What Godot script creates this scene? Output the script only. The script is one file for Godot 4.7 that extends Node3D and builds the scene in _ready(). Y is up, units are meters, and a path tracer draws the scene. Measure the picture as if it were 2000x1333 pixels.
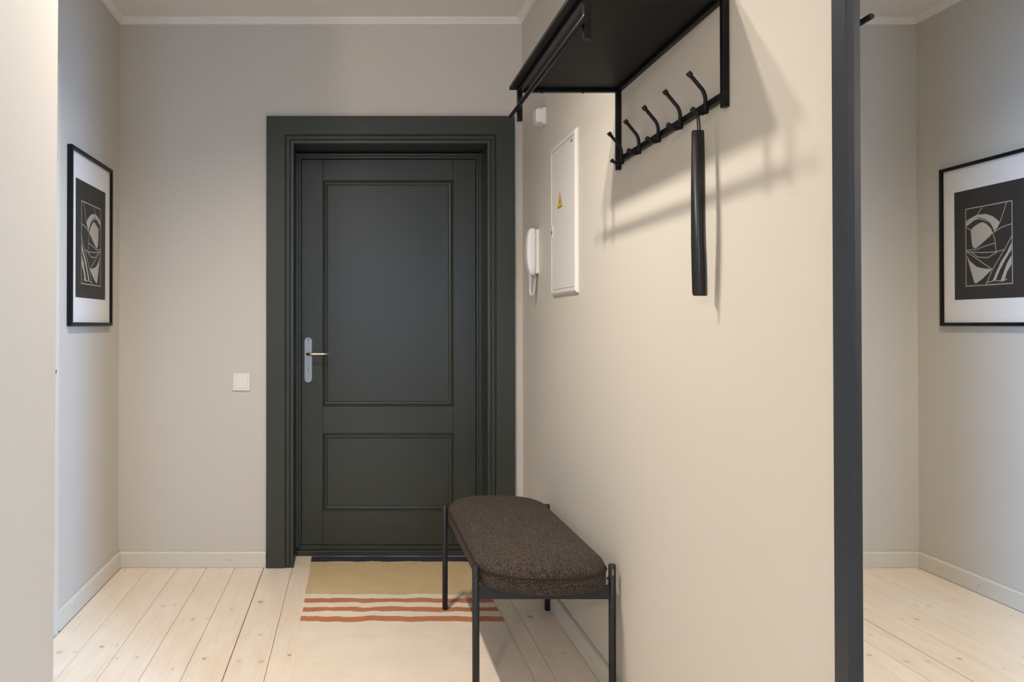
extends Node3D
# Entrance hall: y up, metres; the camera stands at x 0, z 0 and looks along -z at the entrance door.

const XL := -1.127      # left wall face
const XR := 0.815       # right wall face
const ZB := -3.795      # back wall face
const HC := 2.64        # ceiling
const EYE := 1.16
const XW := -3.5         # west wall of the room before the hall
const ZS := 4.4          # south wall of that room
const XE := 2.6          # east wall of the added side room, behind an added opening
const ZE := 3.5          # south wall of the added side room
const WIN1 := [0.12, 0.75, 0.9, 2.3]    # window in the south wall: x, x, y, y
const ADDED_WIN2 := [1.5, 2.0, 1.2, 2.3]    # window added in the east wall to throw the left-wall strip: z, z, y, y
const FOCAL := 1540.0   # in pixels of the 2000 x 1333 frame

var M := {}
var rng := RandomNumberGenerator.new()

# ------------------------------------------------------------------ helpers
func child_name(parent: Node, called: String) -> String:
	if parent.get_node_or_null(NodePath(called)) == null:
		return called
	var k := 1
	while parent.get_node_or_null(NodePath("%s_%03d" % [called, k])) != null:
		k += 1
	return "%s_%03d" % [called, k]

func begin() -> SurfaceTool:
	var st := SurfaceTool.new()
	st.begin(Mesh.PRIMITIVE_TRIANGLES)
	return st

func build(st: SurfaceTool, called: String, material: Material, parent: Node = self) -> MeshInstance3D:
	st.generate_normals()
	var o := MeshInstance3D.new()
	o.mesh = st.commit()
	o.material_override = material
	o.name = child_name(parent, called)
	parent.add_child(o, true)
	return o

func base(called: String, at := Vector3.ZERO, turn := 0.0) -> Node3D:
	var o := Node3D.new()
	o.name = child_name(self, called)
	add_child(o, true)
	o.position = at
	o.rotation.y = turn
	return o

func tag(o: Node, label: String, category: String, group := "") -> void:
	o.set_meta("label", label)
	o.set_meta("category", category)
	if group != "":
		o.set_meta("group", group)

func structure(o: Node, label := "") -> void:
	o.set_meta("kind", "structure")
	if label != "":
		o.set_meta("label", label)

func tri(st: SurfaceTool, a: Vector3, b: Vector3, c: Vector3, out: Vector3, smooth := false, uv: Array = []) -> void:
	st.set_smooth_group(0 if smooth else -1)
	var n := (c - a).cross(b - a)
	var order := [0, 1, 2] if n.dot(out) >= 0.0 else [0, 2, 1]
	var p := [a, b, c]
	for i in order:
		if uv.size() == 3:
			st.set_uv(uv[i])
		st.add_vertex(p[i])

func quad(st: SurfaceTool, a: Vector3, b: Vector3, c: Vector3, d: Vector3, out: Vector3, smooth := false, uv: Array = []) -> void:
	if uv.size() == 4:
		tri(st, a, b, c, out, smooth, [uv[0], uv[1], uv[2]])
		tri(st, a, c, d, out, smooth, [uv[0], uv[2], uv[3]])
	else:
		tri(st, a, b, c, out, smooth)
		tri(st, a, c, d, out, smooth)

# a chamfered box between two corners
func box(st: SurfaceTool, lo: Vector3, hi: Vector3, r := 0.0) -> void:
	var mid := (lo + hi) * 0.5
	var h := (hi - lo) * 0.5
	r = minf(r, minf(h.x, minf(h.y, h.z)) * 0.98)
	var ax := [Vector3.RIGHT, Vector3.UP, Vector3.BACK]
	var hs := [h.x, h.y, h.z]
	for i in 3:
		var j := (i + 1) % 3
		var k := (i + 2) % 3
		for s in [-1.0, 1.0]:
			var n: Vector3 = ax[i] * s
			var c: Vector3 = mid + n * hs[i]
			var u: Vector3 = ax[j] * (hs[j] - r)
			var v: Vector3 = ax[k] * (hs[k] - r)
			quad(st, c - u - v, c + u - v, c + u + v, c - u + v, n)
			if r > 0.0:
				for t in [-1.0, 1.0]:
					var m2: Vector3 = ax[j] * t
					var e1: Vector3 = mid + n * hs[i] + m2 * (hs[j] - r)
					var e2: Vector3 = mid + n * (hs[i] - r) + m2 * hs[j]
					var w: Vector3 = ax[k] * (hs[k] - r)
					quad(st, e1 - w, e1 + w, e2 + w, e2 - w, n + m2)
	if r > 0.0:
		for sx in [-1.0, 1.0]:
			for sy in [-1.0, 1.0]:
				for sz in [-1.0, 1.0]:
					var o := Vector3(sx, sy, sz)
					tri(st, mid + o * (h - Vector3(0, r, r)), mid + o * (h - Vector3(r, 0, r)), mid + o * (h - Vector3(r, r, 0)), o)

func box_part(called: String, lo: Vector3, hi: Vector3, r: float, material: Material, parent: Node = self) -> MeshInstance3D:
	var st := begin()
	box(st, Vector3(minf(lo.x, hi.x), minf(lo.y, hi.y), minf(lo.z, hi.z)), Vector3(maxf(lo.x, hi.x), maxf(lo.y, hi.y), maxf(lo.z, hi.z)), r)
	return build(st, called, material, parent)

# a round bar along a line of points; radii may vary
func tube(st: SurfaceTool, pts: Array, radii: Array, segs := 14, rounded := false) -> void:
	var n := pts.size()
	var t0: Vector3 = (pts[1] - pts[0]).normalized()
	var side := t0.cross(Vector3.UP if absf(t0.y) < 0.9 else Vector3.RIGHT).normalized()
	var rings := []
	for i in n:
		var t: Vector3 = ((pts[mini(i + 1, n - 1)] - pts[maxi(i - 1, 0)]) as Vector3).normalized()
		side = (side - t * side.dot(t)).normalized()
		var up := t.cross(side)
		var r: float = radii[mini(i, radii.size() - 1)]
		var ring := []
		for s in segs:
			var a := TAU * s / segs
			ring.append(pts[i] + (side * cos(a) + up * sin(a)) * r)
		rings.append(ring)
	for i in n - 1:
		for s in segs:
			var s2 := (s + 1) % segs
			var out: Vector3 = (rings[i][s] + rings[i][s2]) * 0.5 - (pts[i] as Vector3)
			quad(st, rings[i][s], rings[i][s2], rings[i + 1][s2], rings[i + 1][s], out, true)
	for e in [0, n - 1]:
		var t: Vector3 = (pts[0] - pts[1]).normalized() if e == 0 else (pts[n - 1] - pts[n - 2]).normalized()
		var r: float = radii[mini(e, radii.size() - 1)]
		var tip: Vector3 = pts[e] + t * (r * 0.45 if rounded else 0.0)
		for s in segs:
			tri(st, rings[e][s], rings[e][(s + 1) % segs], tip, t, rounded)

func bar(called: String, a: Vector3, b: Vector3, r: float, material: Material, parent: Node, segs := 18) -> MeshInstance3D:
	var st := begin()
	var d := (b - a).normalized() * minf(r * 0.2, 0.0015)
	tube(st, [a, a + d, b - d, b], [r * 0.85, r, r, r * 0.85], segs)
	return build(st, called, material, parent)

func arc(p0: Vector3, p1: Vector3, p2: Vector3, p3: Vector3, n := 14) -> Array:
	var out := []
	for i in n + 1:
		out.append(p0.bezier_interpolate(p1, p2, p3, float(i) / n))
	return out

# a frame of mitred boards round a rectangle, in the xy plane, facing +z; profile = [[offset outwards, height], ...]
func mitred(st: SurfaceTool, x0: float, y0: float, x1: float, y1: float, profile: Array, side: String, open_foot := false) -> void:
	for i in profile.size() - 1:
		var o := []
		for k in 2:
			var q: Array = profile[i + k]
			o.append([Vector3(x0 - q[0], (y0 if open_foot else y0 - q[0]), q[1]), Vector3(x0 - q[0], y1 + q[0], q[1]), Vector3(x1 + q[0], y1 + q[0], q[1]), Vector3(x1 + q[0], (y0 if open_foot else y0 - q[0]), q[1])])
		var d := Vector2(profile[i + 1][0] - profile[i][0], profile[i + 1][1] - profile[i][1])
		var sd: Array = {"left": [0, 1, Vector3.LEFT], "top": [1, 2, Vector3.UP], "right": [2, 3, Vector3.RIGHT], "bottom": [3, 0, Vector3.DOWN]}[side]
		var n: Vector3 = sd[2] * -d.y + Vector3.BACK * d.x
		quad(st, o[0][sd[0]], o[0][sd[1]], o[1][sd[1]], o[1][sd[0]], n)

# an upright flat plate with rounded outline given as 2d points (convex), facing +z from z0 to z1
func plate(st: SurfaceTool, outline: Array, z0: float, z1: float, chamfer := 0.0) -> void:
	var n := outline.size()
	var mid := Vector2.ZERO
	for p in outline:
		mid += p / n
	for i in n:
		var a: Vector2 = outline[i]
		var b: Vector2 = outline[(i + 1) % n]
		var ai := a - (a - mid).normalized() * chamfer
		var bi := b - (b - mid).normalized() * chamfer
		var out := (a + b) * 0.5 - mid
		var o3 := Vector3(out.x, out.y, 0)
		quad(st, Vector3(a.x, a.y, z0), Vector3(b.x, b.y, z0), Vector3(b.x, b.y, z1 - chamfer), Vector3(a.x, a.y, z1 - chamfer), o3)
		if chamfer > 0.0:
			quad(st, Vector3(a.x, a.y, z1 - chamfer), Vector3(b.x, b.y, z1 - chamfer), Vector3(bi.x, bi.y, z1), Vector3(ai.x, ai.y, z1), o3.normalized() + Vector3.BACK)
		tri(st, Vector3(ai.x, ai.y, z1), Vector3(bi.x, bi.y, z1), Vector3(mid.x, mid.y, z1), Vector3.BACK)
		tri(st, Vector3(a.x, a.y, z0), Vector3(b.x, b.y, z0), Vector3(mid.x, mid.y, z0), Vector3.FORWARD)

func rounded_rect(x0: float, y0: float, x1: float, y1: float, r: float, n := 6) -> Array:
	var out := []
	for c in [[x1 - r, y1 - r, 0.0], [x0 + r, y1 - r, 0.25], [x0 + r, y0 + r, 0.5], [x1 - r, y0 + r, 0.75]]:
		for k in n + 1:
			var a: float = TAU * (c[2] + 0.25 * k / n)
			out.append(Vector2(c[0] + cos(a) * r, c[1] + sin(a) * r))
	return out

func disc(cx: float, cy: float, r: float, n := 16) -> Array:
	var out := []
	for k in n:
		out.append(Vector2(cx + cos(TAU * k / n) * r, cy + sin(TAU * k / n) * r))
	return out

# ------------------------------------------------------------------ materials
func paint(c: Color, rough: float, metal := 0.0, spec := 0.5) -> StandardMaterial3D:
	var m := StandardMaterial3D.new()
	m.albedo_color = c
	m.roughness = rough
	m.metallic = metal
	m.metallic_specular = spec
	return m

func relief(m: StandardMaterial3D, frequency: float, strength: float, scale: float) -> void:
	var nz := FastNoiseLite.new()
	nz.seed = 7
	nz.frequency = frequency
	nz.fractal_octaves = 3
	var t := NoiseTexture2D.new()
	t.width = 512
	t.height = 512
	t.seamless = true
	t.as_normal_map = true
	t.bump_strength = strength
	t.noise = nz
	m.normal_enabled = true
	m.normal_texture = t
	m.normal_scale = 0.07
	m.uv1_triplanar = true
	m.uv1_world_triplanar = true
	m.uv1_scale = Vector3.ONE * scale

func textured(im: Image, rough: float) -> StandardMaterial3D:
	im.generate_mipmaps()
	var m := StandardMaterial3D.new()
	m.albedo_texture = ImageTexture.create_from_image(im)
	m.roughness = rough
	return m

func put(buf: PackedByteArray, at: int, c: Color) -> void:
	buf[at] = int(clampf(c.r, 0, 1) * 255.0)
	buf[at + 1] = int(clampf(c.g, 0, 1) * 255.0)
	buf[at + 2] = int(clampf(c.b, 0, 1) * 255.0)

# white-oiled pine: 128 px across one board, 1536 px along 2.4 m
func pine(seed_: int) -> Image:
	var w := 112
	var h := 1344
	var buf := PackedByteArray()
	buf.resize(w * h * 3)
	var nz := FastNoiseLite.new()
	nz.seed = seed_
	nz.frequency = 1.0
	nz.fractal_octaves = 3
	var r := RandomNumberGenerator.new()
	r.seed = seed_ * 77 + 5
	var knots := []
	var y := r.randf_range(20.0, 120.0)
	while y < h - 60.0:
		var cx := r.randf_range(12.0, w - 12.0)
		var rad := r.randf_range(3.5, 11.0)
		knots.append([cx, y, rad, pow(r.randf(), 1.5)])
		if r.randf() < 0.55:
			knots.append([fposmod(cx + r.randf_range(28.0, 60.0), w - 10.0) + 5.0, y + r.randf_range(-10.0, 10.0), rad * r.randf_range(0.6, 1.0), r.randf_range(0.1, 0.7)])
		y += r.randf_range(110.0, 300.0)
	var light := Color(0.925, 0.868, 0.795)
	var tan_ := Color(0.885, 0.79, 0.685)
	var pale := Color(0.935, 0.89, 0.83)
	var brown := Color(0.47, 0.37, 0.28)
	var lean := r.randf_range(-0.12, 0.12)
	for j in h:
		for i in w:
			var px := float(i)
			var near := 0.0
			var dark := 0.0
			for k in knots:
				var dy: float = (j - k[1]) * 1.2
				if absf(dy) > k[2] * 6.0:
					continue
				var dx: float = px - k[0]
				var d := sqrt(dx * dx + dy * dy) / (k[2] as float)
				if d < 6.0:
					px += signf(dx) * k[2] * 1.2 * exp(-d * 0.7)
					near = maxf(near, exp(-d * 0.55) * 0.6)
					dark = maxf(dark, k[3] * smoothstep(1.3, 0.3, d))
			var g := nz.get_noise_2d(px * 0.11, j * 0.0035 + px * lean * 0.02)
			var g2 := nz.get_noise_2d(px * 0.45 + 90.0, j * 0.006)
			var patch := nz.get_noise_2d(i * 0.012 + 40.0, j * 0.004)
			var c := light.lerp(tan_, clampf(0.25 + g * 0.75 + g2 * 0.3 + near * 0.5, 0.0, 1.0) * 0.62)
			c = c.lerp(pale, clampf(patch * 1.3 + 0.15, 0.0, 0.7))
			c = c.lerp(brown, dark * 0.5)
			put(buf, (j * w + i) * 3, c)
	return Image.create_from_data(w, h, false, Image.FORMAT_RGB8, buf)

# dark melange upholstery, herringbone threads
func upholstery() -> Image:
	var n := 512
	var buf := PackedByteArray()
	buf.resize(n * n * 3)
	var r := RandomNumberGenerator.new()
	r.seed = 41
	var tone := PackedFloat32Array()
	tone.resize(256 * 256)
	for i in tone.size():
		var v := r.randf()
		tone[i] = v * v * v
	for j in n:
		for i in n:
			var zig := (i / 16) % 2 == 0
			var d := (j + i) if zig else (j - i + n)
			var thread := tone[((d / 2) % 256) * 256 + ((i / 3) % 256)]
			var spot := tone[((j / 2) % 256) * 256 + (i / 2) % 256]
			var k := clampf(0.03 + thread * 0.5 + spot * 0.45 + (0.1 if (d / 2) % 2 == 0 else -0.04), 0.0, 1.0)
			put(buf, (j * n + i) * 3, Color(0.055, 0.046, 0.042).lerp(Color(0.60, 0.505, 0.43), k))
	return Image.create_from_data(n, n, false, Image.FORMAT_RGB8, buf)

# flat woven rug, 320 px across 0.80 m and 800 px along 2.0 m; row 0 lies at the door
func woven_rug() -> Image:
	var w := 400
	var h := 1000
	var buf := PackedByteArray()
	buf.resize(w * h * 3)
	var nz := FastNoiseLite.new()
	nz.seed = 11
	nz.frequency = 1.0
	var r := RandomNumberGenerator.new()
	r.seed = 12
	var cream := Color(0.885, 0.835, 0.765)
	var sand := Color(0.775, 0.685, 0.52)
	var rust := Color(0.72, 0.465, 0.335)
	var navy := Color(0.17, 0.175, 0.25)
	# [end of the band in metres from the door end, colour]
	var bands := [[0.085, navy], [0.555, sand], [0.603, cream], [0.655, rust], [0.709, cream], [0.755, rust], [0.811, cream], [0.865, rust], [1.90, cream], [2.1, navy]]
	for j in h:
		var pick := nz.get_noise_2d(j * 0.35, 3.0) * 0.02 + r.randf_range(-0.008, 0.008)
		for i in w:
			var m := j * 2.0 / h + nz.get_noise_2d(i * 0.013, floorf(j / 40.0) * 0.5) * 0.016
			var c := cream
			for b in bands:
				if m < b[0]:
					c = b[1]
					break
			var v := pick + r.randf_range(-0.022, 0.022) + nz.get_noise_2d(i * 0.01, j * 0.012) * 0.025 + (0.012 if (i + j) % 2 == 0 else -0.012)
			put(buf, (j * w + i) * 3, Color(c.r + v, c.g + v, c.b + v))
	return Image.create_from_data(w, h, false, Image.FORMAT_RGB8, buf)

# block print: cut paper shapes and thin lines, pale on charcoal. Points are in a 330 x 560 field.
func block_print() -> Image:
	var w := 379
	var h := 483
	var ink := Color(0.185, 0.175, 0.165)
	var pale := Color(0.70, 0.665, 0.61)
	var im := Image.create(w, h, false, Image.FORMAT_RGB8)
	im.fill(ink)
	var org := Vector2(68, 84)
	var size := Vector2(245, 340)
	var at := func(p: Vector2) -> Vector2:
		var m := (p.x - 207.0) / 330.0
		var top := 467.0 - 62.0 * m
		var bottom := 1003.0 - 20.0 * m
		return org + Vector2((1.0 - m) * size.x, (p.y - top) / (bottom - top) * size.y)
	var V := func(a: Array) -> PackedVector2Array:
		var out := PackedVector2Array()
		for i in range(0, a.size(), 2):
			out.append(at.call(Vector2(a[i], a[i + 1])))
		return out
	var shapes := [
		[211, 556, 255, 525, 300, 502, 355, 497, 400, 510, 440, 540, 455, 556, 440, 590, 412, 624, 402, 590, 380, 562, 345, 543, 300, 534, 272, 542, 245, 562, 211, 588],
		[245, 612, 265, 590, 300, 566, 330, 554, 360, 566, 390, 596, 406, 627, 390, 648, 340, 692, 295, 731, 275, 739, 257, 728, 249, 680],
		[211, 783, 240, 830, 290, 868, 340, 878, 398, 884, 330, 950, 282, 984, 268, 976, 246, 902],
		[532, 695, 502, 765, 462, 828, 422, 915, 402, 964, 424, 957, 452, 890, 492, 815, 532, 745],
		[532, 785, 500, 845, 480, 900, 456, 966, 484, 962, 502, 900, 532, 848]]
	for s in shapes:
		fill(im, V.call(s), pale)
	line(im, V.call([300, 524, 350, 536, 385, 562, 402, 592, 412, 618]), 1.6, ink)
	var lines := [
		[330, 452, 292, 505, 240, 533, 209, 549], [209, 594, 247, 613], [500, 412, 484, 470, 455, 557], [537, 565, 470, 588, 412, 626],
		[404, 628, 420, 680, 427, 758], [209, 752, 290, 745, 350, 722, 417, 702], [209, 762, 330, 768, 430, 762, 482, 747],
		[250, 768, 298, 800, 368, 803, 430, 766], [215, 764, 290, 812, 350, 852, 398, 884], [535, 652, 482, 750, 402, 884, 356, 988],
		[358, 978, 420, 962, 470, 968, 500, 954]]
	for l in lines:
		line(im, V.call(l), 1.7, pale)
	var c := [org, org + Vector2(size.x, 0), org + size, org + Vector2(0, size.y), org]
	line(im, PackedVector2Array(c), 2.0, pale)
	return im

func fill(im: Image, poly: PackedVector2Array, c: Color) -> void:
	var lo := poly[0]
	var hi := poly[0]
	for p in poly:
		lo = lo.min(p)
		hi = hi.max(p)
	for y in range(maxi(int(lo.y), 0), mini(int(hi.y) + 2, im.get_height())):
		for x in range(maxi(int(lo.x), 0), mini(int(hi.x) + 2, im.get_width())):
			if Geometry2D.is_point_in_polygon(Vector2(x + 0.5, y + 0.5), poly):
				im.set_pixel(x, y, c)

func line(im: Image, pts: PackedVector2Array, half: float, c: Color) -> void:
	for i in pts.size() - 1:
		var lo := pts[i].min(pts[i + 1]) - Vector2.ONE * 3.0
		var hi := pts[i].max(pts[i + 1]) + Vector2.ONE * 3.0
		for y in range(maxi(int(lo.y), 0), mini(int(hi.y) + 1, im.get_height())):
			for x in range(maxi(int(lo.x), 0), mini(int(hi.x) + 1, im.get_width())):
				var q := Vector2(x + 0.5, y + 0.5)
				var d := Geometry2D.get_closest_point_to_segment(q, pts[i], pts[i + 1]).distance_to(q)
				if d < half + 0.5:
					im.set_pixel(x, y, im.get_pixel(x, y).lerp(c, clampf(half + 0.5 - d, 0.0, 1.0)))

func make_materials() -> void:
	M.wall = paint(Color(0.797, 0.777, 0.742), 0.62)
	relief(M.wall, 0.06, 2.0, 3.0)
	M.white_wall = paint(Color(0.835, 0.82, 0.80), 0.6)
	relief(M.white_wall, 0.06, 2.0, 3.0)
	M.ceiling = paint(Color(0.90, 0.885, 0.86), 0.8)
	M.cornice = paint(Color(0.90, 0.885, 0.865), 0.5)
	M.trim = paint(Color(0.83, 0.81, 0.765), 0.4)
	M.door = paint(Color(0.222, 0.236, 0.210), 0.34, 0.0, 0.42)
	M.groove = paint(Color(0.10, 0.105, 0.10), 0.7)
	M.black = paint(Color(0.032, 0.032, 0.034), 0.42, 0.0, 0.35)
	M.black_panel = paint(Color(0.034, 0.033, 0.033), 0.55, 0.0, 0.3)
	M.rubber = paint(Color(0.03, 0.03, 0.03), 0.7)
	M.steel = paint(Color(0.60, 0.61, 0.60), 0.4, 1.0)
	M.lever = paint(Color(0.70, 0.665, 0.62), 0.3, 1.0)
	M.dark_hole = paint(Color(0.05, 0.05, 0.05), 0.6)
	M.plastic = paint(Color(0.90, 0.89, 0.885), 0.32)
	M.enamel = paint(Color(0.87, 0.86, 0.85), 0.38)
	M.grey_mark = paint(Color(0.45, 0.45, 0.5), 0.5)
	M.yellow = paint(Color(0.90, 0.70, 0.10), 0.5)
	M.mirror_frame = paint(Color(0.165, 0.187, 0.218), 0.42, 0.0, 0.45)
	M.mirror = paint(Color(0.95, 0.955, 0.95), 0.0, 1.0)
	M.paper = paint(Color(0.90, 0.885, 0.875), 0.7)
	M.leather = paint(Color(0.03, 0.03, 0.031), 0.27)
	M.bench_steel = paint(Color(0.10, 0.103, 0.11), 0.5)
	M.subfloor = paint(Color(0.16, 0.12, 0.08), 0.9)
	M.glass = paint(Color(0.9, 0.95, 1.0, 0.12), 0.02)
	M.glass.transparency = BaseMaterial3D.TRANSPARENCY_ALPHA
	M.glow = paint(Color(1, 1, 1), 0.5)
	M.glow.emission_enabled = true
	M.glow.emission = Color(1.0, 0.85, 0.66)
	M.glow.emission_energy_multiplier = 3.0
	M.pine = []
	for k in 5:
		var m := textured(pine(k + 3), 0.42)
		M.pine.append(m)
	M.cushion = textured(upholstery(), 0.95)
	M.cushion.uv1_triplanar = true
	M.cushion.uv1_scale = Vector3.ONE * 2.0
	M.piping = paint(Color(0.12, 0.10, 0.09), 0.95)
	M.rug = textured(woven_rug(), 0.95)
	M.print = textured(block_print(), 0.6)

# ------------------------------------------------------------------ camera and light
func area_light(called: String, at: Vector3, towards: Vector3, size: Vector2, energy: float, colour: Color, parent: Node = self) -> void:
	var l := AreaLight3D.new()
	l.name = child_name(parent, called)
	parent.add_child(l, true)
	var up := Vector3.UP if absf(towards.y) < 0.9 else Vector3.RIGHT
	l.global_transform = Transform3D(Basis.looking_at(towards, up), at)
	l.area_size = size
	l.area_normalize_energy = true
	l.light_energy = energy
	l.light_color = colour
	l.area_range = 14.0
	l.shadow_enabled = true

func camera_and_light() -> void:
	var cam := Camera3D.new()
	cam.name = "camera"
	add_child(cam)
	var tilt := 0.0085
	cam.position = Vector3(0, EYE, 0)
	cam.rotation.x = tilt
	cam.projection = Camera3D.PROJECTION_FRUSTUM
	cam.near = 0.05
	cam.far = 60.0
	cam.size = cam.near * 1333.0 / FOCAL
	var axis := Vector2(690.0, 636.0 - FOCAL * tan(tilt))
	cam.frustum_offset = Vector2(1000.0 - axis.x, axis.y - 666.5) / FOCAL * cam.near
	cam.current = true

	var env := Environment.new()
	env.background_mode = Environment.BG_SKY
	var sky := Sky.new()
	var sm := ProceduralSkyMaterial.new()
	sm.sky_top_color = Color(0.55, 0.68, 0.90)
	sm.sky_horizon_color = Color(0.80, 0.87, 0.95)
	sm.ground_bottom_color = Color(0.35, 0.36, 0.36)
	sm.ground_horizon_color = Color(0.62, 0.66, 0.70)
	sm.sky_energy_multiplier = 1.5
	sm.ground_energy_multiplier = 1.0
	sky.sky_material = sm
	env.sky = sky
	env.tonemap_mode = Environment.TONE_MAPPER_LINEAR
	env.tonemap_exposure = 1.02
	env.sdfgi_enabled = true
	env.ssao_enabled = true
	env.ssil_enabled = true
	var we := WorldEnvironment.new()
	we.name = "environment"
	we.environment = env
	add_child(we)

	var day := Color(0.57, 0.77, 1.0)
	# daylight by the room window; the second is added to light the left wall
	area_light("daylight_one", Vector3((WIN1[0] + WIN1[1]) * 0.5, (WIN1[2] + WIN1[3]) * 0.5, ZS - 0.03), Vector3.FORWARD, Vector2(WIN1[1] - WIN1[0] - 0.1, WIN1[3] - WIN1[2] - 0.1), 4.6, day)
	area_light("added_daylight_two", Vector3(XE - 0.03, (ADDED_WIN2[2] + ADDED_WIN2[3]) * 0.5, (ADDED_WIN2[0] + ADDED_WIN2[1]) * 0.5), Vector3.LEFT, Vector2(ADDED_WIN2[1] - ADDED_WIN2[0] - 0.1, ADDED_WIN2[3] - ADDED_WIN2[2] - 0.1), 60.0, day)  # added source for the bluish strip on the left wall

# ------------------------------------------------------------------ setting
func wall(called: String, boxes: Array, material: Material) -> MeshInstance3D:
	var st := begin()
	for b in boxes:
		box(st, b[0], b[1])
	var o := build(st, called, material)
	structure(o)
	return o

func setting() -> void:
	# floor: long pine boards running to the door
	var floor_ := base("floor")
	structure(floor_, "whitewashed pine floorboards running towards the entrance door")
	box_part("subfloor", Vector3(XW, -0.12, -4.1), Vector3(XE, -0.024, ZS), 0.0, M.subfloor, floor_)
	var pitch := 0.13665
	for k in range(-23, 23):
		var x0 := -0.4283 + pitch * k
		var x1 := x0 + pitch
		x0 = maxf(x0, XW)
		x1 = minf(x1, XE)
		if x1 - x0 < 0.02:
			continue
		var z0 := ZB
		var z1 := ZS
		if x0 < XL - 0.01 and x1 < XL + 0.02:
			z0 = -1.31
		elif x0 > XR - 0.02:
			z0 = -0.8
		elif x0 > -0.44 and x1 < 0.67:
			z0 = -4.0
		var gap := 0.0016 if k == 0 else 0.0008
		var gap2 := 0.0016 if k == -1 else 0.0008
		board(floor_, Vector3(x0 + gap, -0.022, z0), Vector3(x1 - gap2, 0.0, z1), k)

	var ow := 0.12
	wall("wall_back", [
		[Vector3(XL - ow, 0, ZB - 0.34), Vector3(-0.30, HC, ZB)],
		[Vector3(0.658, 0, ZB - 0.34), Vector3(XR + ow, HC, ZB)],
		[Vector3(-0.30, 2.05, ZB - 0.34), Vector3(0.658, HC, ZB)]], M.wall)
	wall("wall_left", [
		[Vector3(XL - ow, 0, ZB), Vector3(XL, HC, -2.93)],
		[Vector3(XL - ow, 2.10, -2.93), Vector3(XL, HC, -2.09)],
		[Vector3(XL - ow, 0, -2.09), Vector3(XL, HC, -1.588)]], M.wall)
	wall("wall_right", [
		[Vector3(XR, 0, ZB), Vector3(XR + ow, HC, -0.7)], [Vector3(XR, 0, -0.1), Vector3(XR + ow, HC, ZS)],
		[Vector3(XR, 1.97, -0.7), Vector3(XR + ow, HC, -0.1)]], M.wall)  # opening added and shaped so side-room daylight reaches the left wall
	# end of the white wall that narrows the hall on the left, past the side door; its corner leans a hair out of plumb
	var st := begin()
	var a := [Vector3(XL - ow, 0, -1.588), Vector3(-0.6040, 0, -1.588), Vector3(-0.5930, HC, -1.588), Vector3(XL - ow, HC, -1.588)]
	var back := Vector3(0, 0, 0.28)
	quad(st, a[0], a[1], a[2], a[3], Vector3.FORWARD)
	quad(st, a[0] + back, a[1] + back, a[2] + back, a[3] + back, Vector3.BACK)
	for i in 4:
		var n: Vector3 = [Vector3.DOWN, Vector3.RIGHT, Vector3.UP, Vector3.LEFT][i]
		quad(st, a[i], a[(i + 1) % 4], a[(i + 1) % 4] + back, a[i] + back, n)
	structure(build(st, "wall_niche", M.white_wall))
	wall("wall_front", [[Vector3(XW - ow, 0, -1.42), Vector3(XL - ow, HC, -1.308)]], M.white_wall)
	wall("wall_west", [[Vector3(XW - ow, 0, -1.308), Vector3(XW, HC, ZS)]], M.white_wall)
	wall("wall_south", [
		[Vector3(XW - ow, 0, ZS), Vector3(WIN1[0], HC, ZS + ow)], [Vector3(WIN1[1], 0, ZS), Vector3(XR + ow, HC, ZS + ow)],
		[Vector3(WIN1[0], 0, ZS), Vector3(WIN1[1], WIN1[2], ZS + ow)], [Vector3(WIN1[0], WIN1[3], ZS), Vector3(WIN1[1], HC, ZS + ow)]], M.white_wall)
	wall("wall_side", [[Vector3(XR + ow, 0, -0.92), Vector3(XE + ow, HC, -0.8)]], M.white_wall)  # side room walls, added to hold the light-giving window
	wall("wall_east", [
		[Vector3(XE, 0, -0.8), Vector3(XE + ow, HC, ADDED_WIN2[0])], [Vector3(XE, 0, ADDED_WIN2[1]), Vector3(XE + ow, HC, ZE)],
		[Vector3(XE, 0, ADDED_WIN2[0]), Vector3(XE + ow, ADDED_WIN2[2], ADDED_WIN2[1])], [Vector3(XE, ADDED_WIN2[3], ADDED_WIN2[0]), Vector3(XE + ow, HC, ADDED_WIN2[1])]], M.white_wall)
	wall("wall_far", [[Vector3(XR + ow, 0, ZE), Vector3(XE + ow, HC, ZE + ow)]], M.white_wall)
	# unseen wall added behind the entrance door to stop sky light leaking
	wall("wall_leak_stop", [[Vector3(XL - ow, 0, ZB - 0.46), Vector3(XR + ow, HC, ZB - 0.34)]], M.white_wall)
	structure(box_part("ceiling", Vector3(XW - ow, HC, ZB - 0.46), Vector3(XE + ow, HC + 0.12, ZS + 0.12), 0.0, M.ceiling))

	window("window_1", Vector3(WIN1[1], WIN1[2], ZS), WIN1[1] - WIN1[0], WIN1[3] - WIN1[2], PI)
	window("window_2", Vector3(XE, ADDED_WIN2[2], ADDED_WIN2[0]), ADDED_WIN2[1] - ADDED_WIN2[0], ADDED_WIN2[3] - ADDED_WIN2[2], -PI / 2)  # unseen window, added to go with the left-wall daylight

	# baseboards with their screws
	baseboard("baseboard_left", Vector3(XL, 0, -2.995), Vector3(XL, 0, ZB), Vector3.RIGHT, [0.16, 0.42, 0.66])
	baseboard("baseboard_back", Vector3(XL, 0, ZB), Vector3(-0.4187, 0, ZB), Vector3.BACK, [0.535])
	baseboard("baseboard_right", Vector3(XR, 0, ZB), Vector3(XR, 0, -0.7), Vector3.LEFT, [0.35, 1.12, 1.9, 2.7])

	# cornice
	var prof := [[0.0, 2.613], [0.007, 2.613], [0.009, 2.617], [0.022, 2.629], [0.029, 2.635], [0.031, HC]]
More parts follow.
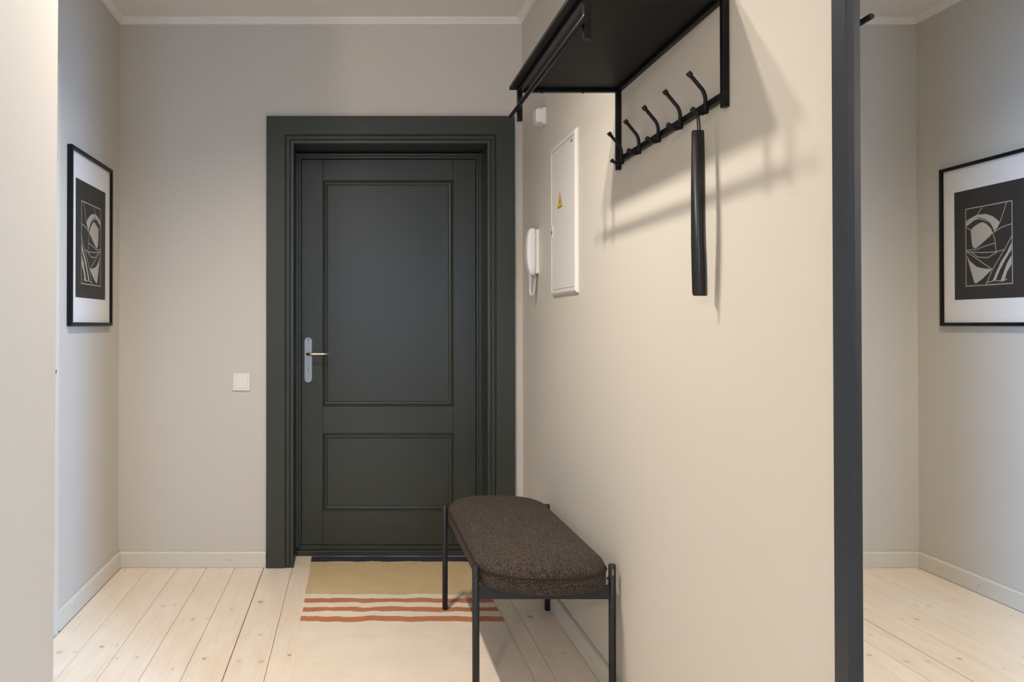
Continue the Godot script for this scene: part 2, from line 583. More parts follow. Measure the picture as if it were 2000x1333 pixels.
	cornice("trim_1", Vector3(XL, 0, -1.588), Vector3(XL, 0, ZB), Vector3.RIGHT, prof)
	cornice("trim_2", Vector3(XL, 0, ZB), Vector3(XR, 0, ZB), Vector3.BACK, prof)
	cornice("trim_3", Vector3(XR, 0, ZS), Vector3(XR, 0, ZB), Vector3.LEFT, prof)

func board(parent: Node, lo: Vector3, hi: Vector3, k: int) -> void:
	var st := begin()
	var c := 0.0012
	var v0 := fposmod(k * 0.377, 1.0)
	var f := func(x: float, z: float) -> Vector2: return Vector2((x - lo.x) / (hi.x - lo.x), v0 + (z - lo.z) / 2.4)
	var p := func(x: float, y: float, z: float) -> Vector3: return Vector3(x, y, z)
	var xs := [[lo.x, lo.y], [lo.x, hi.y - c], [lo.x + c, hi.y], [hi.x - c, hi.y], [hi.x, hi.y - c], [hi.x, lo.y]]
	for i in 5:
		var q0: Array = xs[i]
		var q1: Array = xs[i + 1]
		var n := Vector3(q0[1] - q1[1], q1[0] - q0[0], 0)
		quad(st, p.call(q0[0], q0[1], lo.z), p.call(q1[0], q1[1], lo.z), p.call(q1[0], q1[1], hi.z), p.call(q0[0], q0[1], hi.z), n, false,
			[f.call(q0[0], lo.z), f.call(q1[0], lo.z), f.call(q1[0], hi.z), f.call(q0[0], hi.z)])
	build(st, "floorboard", M.pine[posmod(k * 3 + k / 5, 5)], parent)

func window(called: String, corner: Vector3, w: float, h: float, turn: float) -> void:
	var o := base(called, corner, turn)
	structure(o)
	# local: x along the opening, -z outwards; the frame sits in the wall's thickness
	var t := 0.05
	for b in [[0.0, 0.0, w, t], [0.0, h - t, w, h], [0.0, t, t, h - t], [w - t, t, w, h - t], [w * 0.5 - 0.03, t, w * 0.5 + 0.03, h - t]]:
		box_part("window_frame", Vector3(b[0], b[1], -0.09), Vector3(b[2], b[3], -0.03), 0.004, M.cornice, o)
	for s in 2:
		var x0 := t if s == 0 else w * 0.5 + 0.03
		var x1 := w * 0.5 - 0.03 if s == 0 else w - t
		box_part("pane", Vector3(x0, t, -0.062), Vector3(x1, h - t, -0.058), 0.0, M.glass, o)

func baseboard(called: String, a: Vector3, b: Vector3, out: Vector3, screws: Array) -> void:
	var o := base(called)
	structure(o)
	var st := begin()
	var prof := [[0.0155, 0.001], [0.0155, 0.069], [0.0125, 0.0735], [0.009, 0.0753], [0.001, 0.0753], [0.001, 0.001]]
	var dir := (b - a).normalized()
	for i in 5:
		var q0: Array = prof[i]
		var q1: Array = prof[i + 1]
		var n: Vector3 = out * (q1[1] - q0[1]) + Vector3.UP * (q0[0] - q1[0])
		quad(st, a + out * q0[0] + Vector3.UP * q0[1], b + out * q0[0] + Vector3.UP * q0[1], b + out * q1[0] + Vector3.UP * q1[1], a + out * q1[0] + Vector3.UP * q1[1], n)
	for e in [a, b]:
		var d2 := dir * (-1.0 if e == a else 1.0)
		for i in range(1, 5):
			tri(st, e + out * prof[0][0] + Vector3.UP * prof[0][1], e + out * prof[i][0] + Vector3.UP * prof[i][1], e + out * prof[i + 1][0] + Vector3.UP * prof[i + 1][1], d2)
	build(st, "board", M.trim, o)
	for s in screws:
		var c: Vector3 = a + dir * s + Vector3.UP * 0.037 + out * 0.0155
		bar("screw", c - out * 0.001, c + out * 0.0008, 0.0028, M.grey_mark, o, 10)

func cornice(called: String, a: Vector3, b: Vector3, out: Vector3, prof: Array) -> void:
	var st := begin()
	for i in prof.size() - 1:
		var q0: Array = prof[i]
		var q1: Array = prof[i + 1]
		var n: Vector3 = out * (q1[1] - q0[1]) - Vector3.UP * (q1[0] - q0[0])
		quad(st, a + out * q0[0] + Vector3.UP * q0[1], b + out * q0[0] + Vector3.UP * q0[1], b + out * q1[0] + Vector3.UP * q1[1], a + out * q1[0] + Vector3.UP * q1[1], n)
	structure(build(st, called, M.cornice))

# ------------------------------------------------------------------ entrance door
func entrance_door() -> void:
	var o := base("door_1")
	structure(o, "dark green panelled entrance door with broad moulded casing")
	var x0 := -0.2855
	var x1 := 0.6434
	var yt := 2.0343
	# casing boards, mitred at the corners, with two beads along the opening
	var prof := [[0.0, -0.03], [0.0, 0.013], [0.0015, 0.0155], [0.0125, 0.0165], [0.0145, 0.0145], [0.016, 0.0105], [0.0185, 0.0105], [0.020, 0.0175], [0.0225, 0.0195], [0.0325, 0.0195], [0.0345, 0.0175], [0.0355, 0.012], [0.039, 0.012], [0.041, 0.022], [0.0435, 0.0245], [0.127, 0.0245], [0.1305, 0.021], [0.1305, 0.0]]
	for s in ["left", "top", "right"]:
		var st := begin()
		var q := prof.duplicate(true)
		mitred(st, x0, 0.0, x1, yt, q, s, true)
		var c := build(st, "casing_board", M.door, o)
		c.position = Vector3(0, 0.0005, ZB)
	# reveal lining, from the casing back to the frame
	var zf := -3.957
	for b in [[Vector3(x0 - 0.014, 0.0, zf - 0.03), Vector3(x0, yt, ZB + 0.011)], [Vector3(x1, 0.0, zf - 0.03), Vector3(x1 + 0.014, yt, ZB + 0.011)], [Vector3(x0 - 0.014, yt, zf - 0.03), Vector3(x1 + 0.014, yt + 0.014, ZB + 0.011)]]:
		box_part("reveal_lining", b[0], b[1], 0.001, M.door, o)
	# frame with stepped rebate
	var fx0 := -0.2625
	var fx1 := 0.6195
	var fy := 2.0015
	for s in ["left", "top", "right"]:
		var st := begin()
		mitred(st, fx0, 0.05, fx1, fy, [[0.0, -0.06], [0.0, -0.006], [0.001, -0.0045], [0.006, -0.004], [0.0075, -0.009], [0.010, -0.009], [0.011, -0.001], [0.0125, 0.0], [0.024, 0.0]], s, true)
		var c := build(st, "frame_jamb" if s != "top" else "frame_head", M.door, o)
		c.position = Vector3(0, 0.0, zf)
	box_part("threshold", Vector3(x0, 0.0, zf - 0.045), Vector3(x1, 0.027, zf - 0.012), 0.003, M.door, o)
	box_part("sill_bar", Vector3(x0, 0.0275, zf - 0.045), Vector3(x1, 0.051, zf - 0.022), 0.003, M.door, o)

	# leaf of stiles, rails, panels and mouldings
	var leaf := Node3D.new()
	leaf.name = "door_leaf"
	o.add_child(leaf)
	var zl := -3.978
	var zb := zl - 0.045
	var lx0 := -0.2605
	var lx1 := 0.6175
	var ly0 := 0.055
	var ly1 := 1.9995
	var px0 := -0.1535
	var px1 := 0.504
	var cuts := [ly0, 0.2255, 0.6155, 0.7525, 1.893, ly1]
	box_part("core", Vector3(lx0 + 0.002, ly0 + 0.002, zb), Vector3(lx1 - 0.002, ly1 - 0.002, zl - 0.012), 0.0, M.door, leaf)
	box_part("stile", Vector3(lx0, ly0, zl - 0.03), Vector3(px0 - 0.0004, ly1, zl), 0.0014, M.door, leaf)
	box_part("stile", Vector3(px1 + 0.0004, ly0, zl - 0.03), Vector3(lx1, ly1, zl), 0.0014, M.door, leaf)
	for r in [[0, 1], [2, 3], [4, 5]]:
		box_part("rail", Vector3(px0, cuts[r[0]], zl - 0.03), Vector3(px1, cuts[r[1]], zl), 0.0014, M.door, leaf)
	for r in [[1, 2], [3, 4]]:
		var w := 0.026
		var a0 := px0 + w
		var a1 := px1 - w
		var b0: float = cuts[r[0]] + w
		var b1: float = cuts[r[1]] - w
		box_part("panel", Vector3(a0 - 0.002, b0 - 0.002, zl - 0.03), Vector3(a1 + 0.002, b1 + 0.002, zl - 0.0045), 0.001, M.door, leaf)
		for s in ["left", "top", "right", "bottom"]:
			var st := begin()
			mitred(st, a0, b0, a1, b1, [[0.0, -0.0085], [0.0015, -0.0065], [0.003, -0.003], [0.0055, -0.0005], [0.012, 0.0008], [0.0145, 0.0005], [0.016, -0.0035], [0.0175, -0.004], [0.0195, -0.001], [0.0215, 0.0012], [0.0235, 0.001], [0.0245, -0.003], [0.0255, -0.006]], s)
			var c := build(st, "moulding", M.door, leaf)
			c.position.z = zl

	# lever handle on a long plate
	var h := Node3D.new()
	h.name = "door_handle"
	o.add_child(h)
	h.position = Vector3(0, 0, zl)
	h.set_meta("label", "brushed steel lever handle on long rounded plate")
	var st := begin()
	plate(st, rounded_rect(-0.2452, 0.871, -0.2078, 1.1005, 0.0186, 8), 0.0, 0.009, 0.0015)
	build(st, "handle_plate", M.steel, h)
	var hx := -0.2265
	st = begin()
	tube(st, arc(Vector3(hx, 1.0165, 0.008), Vector3(hx, 1.0165, 0.052), Vector3(hx - 0.004, 1.0165, 0.056), Vector3(hx + 0.03, 1.0165, 0.056), 10) + [Vector3(-0.15, 1.0168, 0.056), Vector3(-0.120, 1.0185, 0.055)], [0.0085, 0.0085, 0.0085, 0.0085, 0.0083, 0.008, 0.0078, 0.0076, 0.0075, 0.0074, 0.0073, 0.007, 0.0062], 14, true)
	build(st, "lever", M.lever, h)
	for s in [[1.089, 0.0035], [0.950, 0.0055]]:
		bar("screw" if s[1] < 0.005 else "lock_cylinder", Vector3(hx, s[0], 0.0085), Vector3(hx, s[0], 0.0102), s[1], M.dark_hole if s[1] < 0.005 else M.lever, h, 14)
	box_part("key_slot", Vector3(hx - 0.0012, 0.931, 0.0085), Vector3(hx + 0.0012, 0.952, 0.0108), 0.0004, M.dark_hole, h)

# the white door in the left wall, of which only the far casing and the handle show past the wall end
func side_door() -> void:
	var o := base("door_2", Vector3(XL, 0, -2.93), PI / 2)
	structure(o, "white door in the left wall, mostly behind the white wall end")
	# local x runs to -z (far), so the opening spans local x -0.84 .. 0
	var prof := [[0.0, -0.02], [0.0, 0.010], [0.004, 0.014], [0.05, 0.016], [0.060, 0.012], [0.060, 0.0]]
	for s in ["left", "top", "right"]:
		var st := begin()
		mitred(st, -0.84, 0.0, 0.0, 2.10, prof, s, true)
		build(st, "casing_board", M.trim, o)
	box_part("door_leaf", Vector3(-0.835, 0.008, -0.06), Vector3(-0.003, 2.096, -0.02), 0.002, M.cornice, o)
	var h := Node3D.new()
	h.name = "door_handle"
	o.add_child(h)
	var st2 := begin()
	plate(st2, disc(-0.052, 0.992, 0.026, 20), -0.02, -0.012, 0.001)
	build(st2, "rose", M.lever, h)
	st2 = begin()
	tube(st2, arc(Vector3(-0.052, 0.992, -0.014), Vector3(-0.052, 0.992, 0.04), Vector3(-0.050, 0.992, 0.042), Vector3(-0.085, 0.992, 0.042), 10) + [Vector3(-0.175, 0.992, 0.042)], [0.0095], 14, true)
	build(st2, "lever", M.lever, h)

# ------------------------------------------------------------------ things on the walls
func picture() -> void:
	# local x runs to the far end of the wall, z into the hall
	var o := base("framed_print", Vector3(XL + 0.0005, 1.5165, -3.3625), PI / 2)
	tag(o, "black framed abstract block print hanging on the left wall", "picture")
	var hw := 0.2635
	var hh := 0.359
	var b := 0.015
	for s in ["left", "top", "right", "bottom"]:
		var st := begin()
		mitred(st, -hw + b, -hh + b, hw - b, hh - b, [[0.0, 0.004], [0.0, 0.0195], [0.001, 0.0205], [b - 0.001, 0.0205], [b, 0.0195], [b, 0.0]], s)
		build(st, "frame_bar", M.black, o)
	box_part("backing", Vector3(-hw + 0.004, -hh + 0.004, 0.0005), Vector3(hw - 0.004, hh - 0.004, 0.008), 0.0, M.black_panel, o)
	box_part("passe_partout", Vector3(-hw + b - 0.001, -hh + b - 0.001, 0.008), Vector3(hw - b + 0.001, hh - b + 0.001, 0.0095), 0.0, M.paper, o)
	var st := begin()
	var x0 := -3.3625 + 3.547
	var y0 := 1.274 - 1.5165
	var y1 := 1.757 - 1.5165
	var xa := 3.168 - 3.3625
	quad(st, Vector3(xa, y0, 0.0099), Vector3(x0, y0, 0.0099), Vector3(x0, y1, 0.0099), Vector3(xa, y1, 0.0099), Vector3.BACK, false, [Vector2(0, 1), Vector2(1, 1), Vector2(1, 0), Vector2(0, 0)])
	build(st, "print", M.print, o)

func light_switch() -> void:
	var o := base("light_switch", Vector3(-0.5375, 0.888, ZB + 0.0003))
	tag(o, "square white light switch on the wall beside the entrance door", "light switch")
	var st := begin()
	plate(st, rounded_rect(-0.0412, -0.0412, 0.0412, 0.0412, 0.004), 0.0, 0.0085, 0.002)
	build(st, "cover_frame", M.plastic, o)
	st = begin()
	plate(st, rounded_rect(-0.030, -0.030, 0.030, 0.030, 0.002), 0.0075, 0.0082, 0.0)
	build(st, "joint", M.grey_mark, o)
	st = begin()
	plate(st, rounded_rect(-0.0288, -0.0288, 0.0288, 0.0288, 0.002), 0.0078, 0.0115, 0.0012)
	build(st, "rocker", M.plastic, o)

# local frame of things on the right wall: x runs towards the camera (+z), z points into the hall (-x)
func fuse_box() -> void:
	var zc := -3.022
	var o := base("fuse_box", Vector3(XR - 0.0005, 1.5785, zc), -PI / 2)
	tag(o, "white flush fuse box with yellow warning triangle on the right wall", "fuse box")
	var hw := 0.181
	var hh := 0.302
	for s in ["left", "top", "right", "bottom"]:
		var st := begin()
		mitred(st, -hw + 0.022, -hh + 0.024, hw - 0.022, hh - 0.024, [[0.0, 0.003], [0.0, 0.012], [0.002, 0.0135], [0.013, 0.0135], [0.022, 0.004], [0.022, 0.0]], s)
		build(st, "frame_edge", M.enamel, o)
	box_part("box_back", Vector3(-hw + 0.02, -hh + 0.02, 0.0), Vector3(hw - 0.02, hh - 0.02, 0.004), 0.0, M.grey_mark, o)
	var d := box_part("door_panel", Vector3(-hw + 0.0235, -hh + 0.0255, 0.004), Vector3(hw - 0.0235, hh - 0.0255, 0.0125), 0.0015, M.enamel, o)
	# latch on the edge away from the camera
	box_part("latch", Vector3(-hw + 0.026, -0.070, 0.0125), Vector3(-hw + 0.045, -0.020, 0.0155), 0.001, M.plastic, d)
	box_part("keyhole", Vector3(-hw + 0.028, -0.052, 0.0155), Vector3(-hw + 0.040, -0.038, 0.0158), 0.0, M.dark_hole, d)
	# warning triangle: black edge, yellow field, black flash
	var c := Vector2(-0.036, 0.062)
	var t := func(r: float) -> Array: return [c + Vector2(0, r), c + Vector2(-r * 0.90, -r * 0.62), c + Vector2(r * 0.90, -r * 0.62)]
	var st := begin()
	plate(st, t.call(0.037), 0.0125, 0.0129)
	var w := build(st, "warning_sticker", M.dark_hole, o)
	st = begin()
	plate(st, t.call(0.032), 0.0129, 0.0131)
	build(st, "yellow_field", M.yellow, w)
	st = begin()
	for p in [[Vector2(0.003, 0.014), Vector2(-0.006, 0.0), Vector2(0.002, 0.001)], [Vector2(-0.003, 0.003), Vector2(0.005, 0.002), Vector2(-0.003, -0.012)]]:
		var pts := []
		for q in p:
			pts.append(c + q)
		plate(st, pts, 0.0131, 0.0133)
	build(st, "flash_symbol", M.dark_hole, w)
	box_part("maker_mark", Vector3(hw - 0.062, hh - 0.045, 0.0125), Vector3(hw - 0.040, hh - 0.036, 0.0128), 0.0, M.grey_mark, d)

func intercom() -> void:
	var o := base("intercom_phone", Vector3(XR - 0.0005, 1.483, -3.475), -PI / 2)
	tag(o, "white intercom handset with coiled cord hanging beside the fuse box", "intercom")
	var st := begin()
	plate(st, rounded_rect(-0.021, -0.096, 0.021, 0.100, 0.006), 0.0, 0.013, 0.003)
	build(st, "wall_cradle", M.plastic, o)
	# handset: a long body with thicker ear and mouth ends
	st = begin()
	var rings := []
	var shape := [[-0.102, 0.018, 0.018, 0.034], [-0.097, 0.025, 0.0145, 0.042], [-0.06, 0.0275, 0.0135, 0.0495], [-0.02, 0.027, 0.0135, 0.053], [0.03, 0.027, 0.0135, 0.053], [0.075, 0.0275, 0.0135, 0.049], [0.098, 0.025, 0.0145, 0.042], [0.104, 0.018, 0.018, 0.034]]
	for r in shape:
		var ring := []
		for q in rounded_rect(-r[1], r[2], r[1], r[3], minf(0.008, (r[3] - r[2]) * 0.45), 4):
			ring.append(Vector3(q.x, r[0], q.y))
		rings.append(ring)
	for i in rings.size() - 1:
		var n: int = rings[i].size()
		var c := Vector3(0, shape[i][0], (shape[i][2] + shape[i][3]) * 0.5)
		for k in n:
			quad(st, rings[i][k], rings[i][(k + 1) % n], rings[i + 1][(k + 1) % n], rings[i + 1][k], (rings[i][k] as Vector3) - c, true)
	for e in [0, rings.size() - 1]:
		var n: int = rings[e].size()
		var c := Vector3(0, shape[e][0], (shape[e][2] + shape[e][3]) * 0.5)
		for k in n:
			tri(st, rings[e][k], rings[e][(k + 1) % n], c, Vector3.DOWN if e == 0 else Vector3.UP)
	build(st, "handset", M.plastic, o)
	# coiled cord: down from the handset and back up to the cradle
	st = begin()
	var path := arc(Vector3(0.004, -0.100, 0.036), Vector3(0.010, -0.15, 0.036), Vector3(0.010, -0.192, 0.040), Vector3(-0.002, -0.188, 0.026), 24)
	path.append_array(arc(Vector3(-0.002, -0.188, 0.026), Vector3(-0.014, -0.184, 0.014), Vector3(-0.006, -0.13, 0.012), Vector3(-0.004, -0.096, 0.012), 24).slice(1))
	var coil := []
	for i in path.size() - 1:
		for k in 6:
			var p: Vector3 = (path[i] as Vector3).lerp(path[i + 1], k / 6.0)
			var t: Vector3 = (path[i + 1] - path[i]).normalized()
			var s := t.cross(Vector3.RIGHT).normalized()
			var u := t.cross(s)
			var a := TAU * (i * 6 + k) / 7.0
			coil.append(p + (s * cos(a) + u * sin(a)) * 0.0046)
	tube(st, coil, [0.0021], 6)
	build(st, "coiled_cord", M.plastic, o)

func door_chime() -> void:
	var o := base("door_chime", Vector3(XR - 0.0005, 2.049, -3.36), -PI / 2)
	tag(o, "small white door chime high on the right wall above the intercom", "door chime")
	var st := begin()
	plate(st, rounded_rect(-0.036, -0.037, 0.036, 0.036, 0.006), 0.0, 0.012, 0.002)
	build(st, "back_plate", M.plastic, o)
	st = begin()
	plate(st, rounded_rect(-0.033, -0.029, 0.033, 0.034, 0.010), 0.012, 0.040, 0.009)
	build(st, "dome_cover", M.plastic, o)

func coat_rack() -> void:
	var o := base("coat_rack")
	tag(o, "black metal coat rack with hat shelf, clothes rod and five hooks", "coat rack")
	var t := 0.015
	var zs := [-2.3975, -1.7095]
	var ya := 1.634
	var yb := 1.8705
	var yp := 1.881
	var xf := 0.4995
	for z in zs:
		box_part("wall_post", Vector3(XR - t, ya, z - t / 2), Vector3(XR - 0.0005, yp, z + t / 2), 0.0012, M.black, o)
		box_part("rod_bracket", Vector3(xf, 1.782, z - t / 2), Vector3(xf + t, yb, z + t / 2), 0.0012, M.black, o)
		box_part("side_bar", Vector3(xf, yb, z - t / 2), Vector3(XR - 0.0005 - t, yp, z + t / 2), 0.001, M.black, o)
		bar("screw", Vector3(XR - 0.0075, ya + 0.028, z + t / 2 - 0.001), Vector3(XR - 0.0075, ya + 0.028, z + t / 2 + 0.0012), 0.003, M.rubber, o, 10)
		for x in [0.575, 0.70]:
			bar("screw", Vector3(x, yb + 0.001, z), Vector3(x, yb - 0.0025, z), 0.0035, M.rubber, o, 10)
	box_part("front_bar", Vector3(xf, yb, zs[0] + t / 2), Vector3(xf + t, yp, zs[1] - t / 2), 0.001, M.black, o)
	box_part("back_bar", Vector3(XR - t, yb, zs[0] + t / 2), Vector3(XR - 0.0005, yp, zs[1] - t / 2), 0.001, M.black, o)
	box_part("hook_rail", Vector3(XR - t, 1.652, zs[0] + t / 2), Vector3(XR - 0.0005, 1.668, zs[1] - t / 2), 0.001, M.black, o)
	box_part("hat_shelf", Vector3(0.478, yp, zs[0] - 0.012), Vector3(XR - 0.0005, yp + 0.012, zs[1] + 0.012), 0.0012, M.black_panel, o)
	bar("clothes_rod", Vector3(0.4930, 1.815, -2.462), Vector3(0.4930, 1.815, -1.662), 0.0065, M.black, o)
	for z in [-2.33, -2.19, -2.05, -1.912, -1.775]:
		var st := begin()
		var r := 0.0043
		# upper prong rises from under the rail, lower prong is short
		var up := arc(Vector3(0.793, 1.640, z), Vector3(0.7955, 1.668, z), Vector3(0.796, 1.678, z), Vector3(0.788, 1.692, z), 10)
		up.append(Vector3(0.7595, 1.7265, z))
		tube(st, up, [r], 12, true)
		var low := arc(Vector3(0.795, 1.644, z), Vector3(0.790, 1.636, z), Vector3(0.783, 1.637, z), Vector3(0.776, 1.641, z), 8)
		low.append(Vector3(0.766, 1.6475, z))
		tube(st, low, [r], 12, true)
		box(st, Vector3(0.7925, 1.637, z - 0.006), Vector3(0.8, 1.664, z + 0.006), 0.0012)
		var h := build(st, "hook", M.black, o)
		bar("hook_cap", Vector3(0.7622, 1.7233, z), Vector3(0.7553, 1.7316, z), 0.0062, M.rubber, h, 12)
		bar("hook_cap", Vector3(0.7690, 1.6455, z), Vector3(0.7625, 1.6498, z), 0.0058, M.rubber, h, 12)

func shoehorn() -> void:
	var z := -1.775
	var o := base("shoehorn")
	tag(o, "long black leather shoehorn hanging from the last coat hook", "shoehorn")
	# rows: height, left x, right x; the blade is a shallow gutter that bows towards the camera
	var rows := [[1.6010, 0.7665, 0.7925], [1.5985, 0.7655, 0.7930], [1.57, 0.7645, 0.7930], [1.53, 0.7630, 0.7928], [1.48, 0.7612, 0.7925], [1.43, 0.7605, 0.7925], [1.39, 0.7605, 0.7930], [1.35, 0.7610, 0.7945], [1.31, 0.7622, 0.7968], [1.27, 0.7640, 0.7988], [1.24, 0.7655, 0.8000], [1.231, 0.7665, 0.8002], [1.2265, 0.7700, 0.7998]]
	var st := begin()
	var n := 8
	var grid := []
	for k in 2:
		var g := []
		for r in rows:
			var line_ := []
			var bow: float = 0.011 * sin(clampf((1.601 - r[0]) / 0.375, 0.0, 1.0) * PI * 0.9)
			for i in n + 1:
				var s := float(i) / n
				var x := lerpf(r[1], r[2], s)
				var dz := -0.010 * pow(absf(s - 0.46) / 0.5, 2.0) * (0.45 + 0.55 * clampf((1.601 - r[0]) / 0.25, 0.0, 1.0))
				line_.append(Vector3(x, r[0], z + bow + dz + (0.0022 if k == 0 else -0.0022)))
			g.append(line_)
		grid.append(g)
	for k in 2:
		for j in rows.size() - 1:
			for i in n:
				quad(st, grid[k][j][i], grid[k][j][i + 1], grid[k][j + 1][i + 1], grid[k][j + 1][i], Vector3.BACK if k == 0 else Vector3.FORWARD, true)
	for j in rows.size() - 1:
		quad(st, grid[0][j][0], grid[0][j + 1][0], grid[1][j + 1][0], grid[1][j][0], Vector3.LEFT)
		quad(st, grid[0][j][n], grid[0][j + 1][n], grid[1][j + 1][n], grid[1][j][n], Vector3.RIGHT)
	var last := rows.size() - 1
	for i in n:
		quad(st, grid[0][0][i], grid[0][0][i + 1], grid[1][0][i + 1], grid[1][0][i], Vector3.UP)
		quad(st, grid[0][last][i], grid[0][last][i + 1], grid[1][last][i + 1], grid[1][last][i], Vector3.DOWN)
	build(st, "blade", M.leather, o)
	st = begin()
	var loop := arc(Vector3(0.7765, 1.590, z + 0.0025), Vector3(0.775, 1.62, z + 0.004), Vector3(0.772, 1.649, z + 0.005), Vector3(0.7765, 1.6465, z), 10)
	loop.append_array(arc(Vector3(0.7765, 1.6465, z), Vector3(0.781, 1.645, z - 0.005), Vector3(0.784, 1.62, z - 0.004), Vector3(0.784, 1.588, z - 0.003), 10).slice(1))
	tube(st, loop, [0.0016], 8)
	build(st, "cord_loop", M.rubber, o)
	bar("rivet", Vector3(0.7805, 1.583, z - 0.004), Vector3(0.7805, 1.583, z + 0.0035), 0.0024, M.rubber, o, 10)

func mirror() -> void:
	# local x runs towards the camera, z into the hall
	var o := base("framed_mirror", Vector3(XR - 0.0005, 0.0, -1.2896), -PI / 2)
	tag(o, "tall wall mirror in a slate grey frame, reflecting the framed print", "mirror")
	var w := 0.56
	var y0 := 0.18
	var y1 := 1.86
	var b := 0.041
	var front := 0.0315
	for s in ["left", "top", "right", "bottom"]:
		var st := begin()
		mitred(st, b, y0 + b, w - b, y1 - b, [[0.0, 0.010], [0.0, front - 0.002], [0.0035, front], [b - 0.0025, front], [b, front - 0.0025], [b, 0.0]], s)
		build(st, "frame_bar", M.mirror_frame, o)
	box_part("back_board", Vector3(0.01, y0 + 0.01, 0.0), Vector3(w - 0.01, y1 - 0.01, 0.016), 0.0, M.black_panel, o)
	box_part("mirror_glass", Vector3(b - 0.004, y0 + b - 0.004, 0.016), Vector3(w - b + 0.004, y1 - b + 0.004, 0.0195), 0.0, M.mirror, o)

# ------------------------------------------------------------------ furniture
func bench() -> void:
	var o := base("bench", Vector3(0.5815, 0, -2.815))
	tag(o, "low bench with dark brown tweed cushion and black steel legs", "bench")
	var lx := 0.208
	var lz := 0.4035
	for sx in [-1.0, 1.0]:
		for sz in [-1.0, 1.0]:
			bar("leg", Vector3(sx * lx, 0.0042 if sx < 0 else 0.0002, sz * lz), Vector3(sx * lx, 0.431, sz * lz), 0.011, M.bench_steel, o, 22)
			bar("screw", Vector3(sx * (lx - 0.016), 0.388, sz * lz), Vector3(sx * (lx - 0.009), 0.388, sz * lz), 0.004, M.bench_steel, o, 10)
	box_part("maker_label", Vector3(lx - 0.003, 0.400, lz + 0.0105), Vector3(lx + 0.0015, 0.418, lz + 0.0114), 0.0, M.steel, o)
	for sz in [-1.0, 1.0]:
		box_part("end_rail", Vector3(-lx, 0.3255, sz * lz - 0.004), Vector3(lx, 0.368, sz * lz + 0.004), 0.001, M.bench_steel, o)
	for sx in [-1.0, 1.0]:
		box_part("long_rail", Vector3(sx * 0.13 - 0.008, 0.335, -lz), Vector3(sx * 0.13 + 0.008, 0.362, lz), 0.001, M.bench_steel, o)
	# cushion: straight sides, flattened round ends
	var half := 0.199
	var straight := 0.35
	var depth := 0.146
	var outline := []
	for k in 72:
		var a := TAU * (k + 0.5) / 72
		var cx := signf(cos(a)) * pow(absf(cos(a)), 0.9) * half
		var cz := sin(a)
		outline.append(Vector2(cx, signf(cz) * (straight + depth * pow(absf(cz), 0.9))))
	var prof := [[0.012, 0.3625], [0.003, 0.366], [0.0, 0.374], [0.0, 0.395], [0.0, 0.410], [0.001, 0.4165], [0.003, 0.425], [0.009, 0.437], [0.020, 0.4475], [0.038, 0.456], [0.064, 0.4615], [0.10, 0.465], [0.16, 0.4665]]
	var rings := []
	for p in prof:
		var ring := []
		for q in outline:
			var fx: float = (half - p[0]) / half
			var full := straight + depth
			var fz: float = (full - p[0]) / full
			ring.append(Vector3(q.x * fx, p[1], q.y * fz))
		rings.append(ring)
	var st := begin()
	var n := outline.size()
	for i in rings.size() - 1:
		for k in n:
			var m: Vector3 = rings[i][k]
			quad(st, rings[i][k], rings[i][(k + 1) % n], rings[i + 1][(k + 1) % n], rings[i + 1][k], Vector3(m.x, (0.15 if i > 4 else 0.0), m.z), true)
	var lastr: Array = rings[rings.size() - 1]
	for k in n:
		tri(st, lastr[k], lastr[(k + 1) % n], Vector3(0, 0.4668, lastr[k].z), Vector3.UP, true)
		tri(st, lastr[(k + 1) % n], Vector3(0, 0.4668, lastr[k].z), Vector3(0, 0.4668, lastr[(k + 1) % n].z), Vector3.UP, true)
		tri(st, rings[0][k], rings[0][(k + 1) % n], Vector3(0, 0.3625, 0), Vector3.DOWN)
	var c := build(st, "seat_cushion", M.cushion, o)
	st = begin()
	var pipe := []
	for k in n + 1:
		var q: Vector2 = outline[k % n]
		pipe.append(Vector3(q.x * 1.006, 0.4135, q.y * 1.0024))
	tube(st, pipe, [0.0022], 6)
	build(st, "piping", M.piping, c)

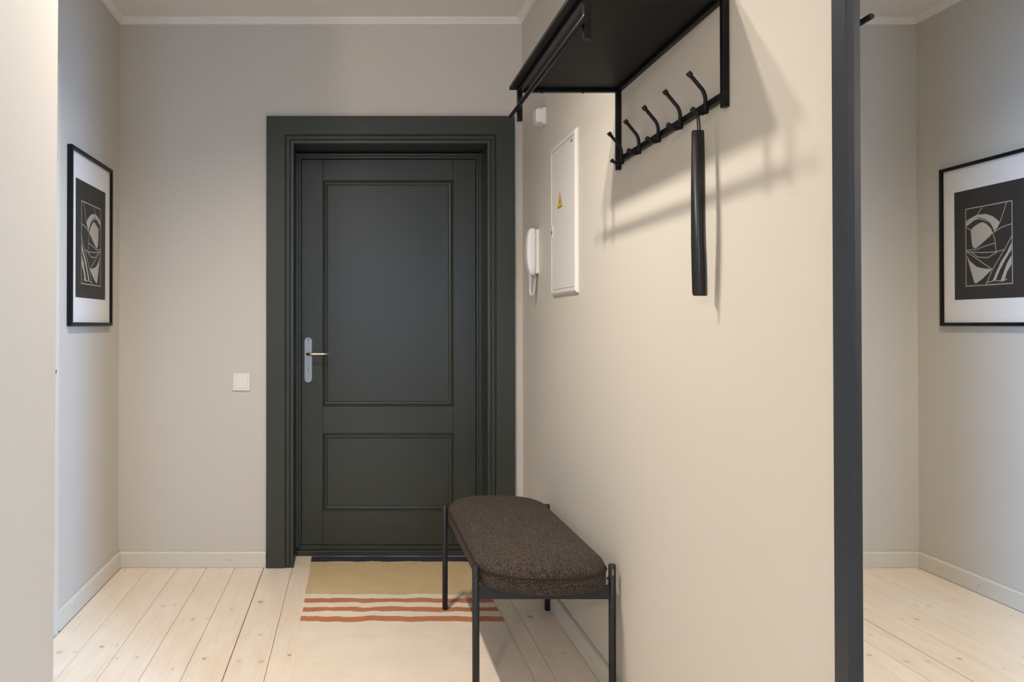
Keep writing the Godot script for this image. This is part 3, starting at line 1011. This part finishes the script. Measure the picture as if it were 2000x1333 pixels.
func rug() -> void:
	var o := base("striped_rug", Vector3(0.1915, 0.0, -3.955))
	tag(o, "flat woven cream rug with rust stripes and navy end before the door", "rug")
	var st := begin()
	var nx := 24
	var nz := 60
	var w := 0.796
	var l := 2.0
	var p := func(i: int, j: int) -> Vector3:
		var edge := 0.004 * sin(j * 0.55) + 0.003 * sin(j * 1.3 + 1.0)
		var s := float(i) / nx - 0.5
		return Vector3(s * (w + edge * 0.8), 0.0034 + 0.0006 * sin(i * 0.8 + j * 0.5), l * j / nz)
	for j in nz:
		for i in nx:
			quad(st, p.call(i, j), p.call(i + 1, j), p.call(i + 1, j + 1), p.call(i, j + 1), Vector3.UP, true,
				[Vector2(float(i) / nx, float(j) / nz), Vector2(float(i + 1) / nx, float(j) / nz), Vector2(float(i + 1) / nx, float(j + 1) / nz), Vector2(float(i) / nx, float(j + 1) / nz)])
	var down := func(v: Vector3) -> Vector3: return Vector3(v.x, 0.0002, v.z)
	for j in nz:
		for i in [0, nx]:
			var a: Vector3 = p.call(i, j)
			var b: Vector3 = p.call(i, j + 1)
			var u := 0.002 if i == 0 else 0.998
			quad(st, a, b, down.call(b), down.call(a), Vector3.LEFT if i == 0 else Vector3.RIGHT, false, [Vector2(u, float(j) / nz), Vector2(u, float(j + 1) / nz), Vector2(u, float(j + 1) / nz), Vector2(u, float(j) / nz)])
	for i in nx:
		for j in [0, nz]:
			var a: Vector3 = p.call(i, j)
			var b: Vector3 = p.call(i + 1, j)
			var v := 0.002 if j == 0 else 0.998
			quad(st, a, b, down.call(b), down.call(a), Vector3.FORWARD if j == 0 else Vector3.BACK, false, [Vector2(0, v), Vector2(1, v), Vector2(1, v), Vector2(0, v)])
	build(st, "woven_cloth", M.rug, o)

const LAMP := Color(1.0, 0.955, 0.895)

func downlight(called: String, at: Vector3, energy: float, label: String) -> void:
	var o := base(called, at)
	tag(o, label, "ceiling lamp", "downlights on the hall ceiling")
	var st := begin()
	tube(st, [Vector3(0, 0, 0), Vector3(0, -0.004, 0), Vector3(0, -0.034, 0), Vector3(0, -0.036, 0)], [0.046, 0.048, 0.048, 0.046], 32)
	build(st, "housing", M.cornice, o)
	bar("lamp_face", Vector3(0, -0.0355, 0), Vector3(0, -0.0375, 0), 0.036, M.glow, o, 28)
	var l := SpotLight3D.new()
	l.name = "lamp_light"
	o.add_child(l)
	l.position = Vector3(0, -0.075, 0)
	l.rotation.x = -PI / 2
	l.spot_angle = 75.0
	l.spot_angle_attenuation = 1.0
	l.spot_range = 12.0
	l.spot_attenuation = 2.0
	l.light_size = 0.03
	l.light_energy = energy
	l.light_color = LAMP
	l.shadow_enabled = true

func pendant(at: Vector3, energy: float) -> void:
	var o := base("pendant_lamp", at)
	tag(o, "round white glass pendant lamp hanging in the room before the hall", "ceiling lamp")
	bar("cord", Vector3(0, HC - at.y, 0), Vector3(0, 0.12, 0), 0.003, M.rubber, o, 8)
	bar("ceiling_rose", Vector3(0, HC - at.y, 0), Vector3(0, HC - at.y - 0.03, 0), 0.045, M.cornice, o, 20)
	var st := begin()
	var pts := []
	var rad := []
	for i in 19:
		var a := PI * (i + 0.5) / 19.0
		pts.append(Vector3(0, cos(a) * 0.12, 0))
		rad.append(sin(a) * 0.12)
	tube(st, pts, rad, 28)
	build(st, "globe", M.glow, o)
	var l := OmniLight3D.new()
	l.name = "lamp_light"
	o.add_child(l)
	l.light_energy = energy
	l.light_color = LAMP
	l.light_size = 0.11
	l.omni_range = 12.0
	l.omni_attenuation = 2.0
	l.shadow_enabled = true

func _ready() -> void:
	rng.seed = 5
	camera_and_light()
	make_materials()
	setting()
	entrance_door()
	side_door()
	bench()
	rug()
	coat_rack()
	mirror()
	picture()
	fuse_box()
	shoehorn()
	intercom()
	door_chime()
	light_switch()
	downlight("ceiling_downlight", Vector3(-0.17, HC, -2.24), 2.0, "white surface downlight on the hall ceiling, the one nearer the entrance door")
	downlight("ceiling_downlight", Vector3(-0.17, HC, -2.06), 2.0, "white surface downlight on the hall ceiling, the one farther from the entrance door")
	pendant(Vector3(-1.2, 2.1, 1.6), 2.6)
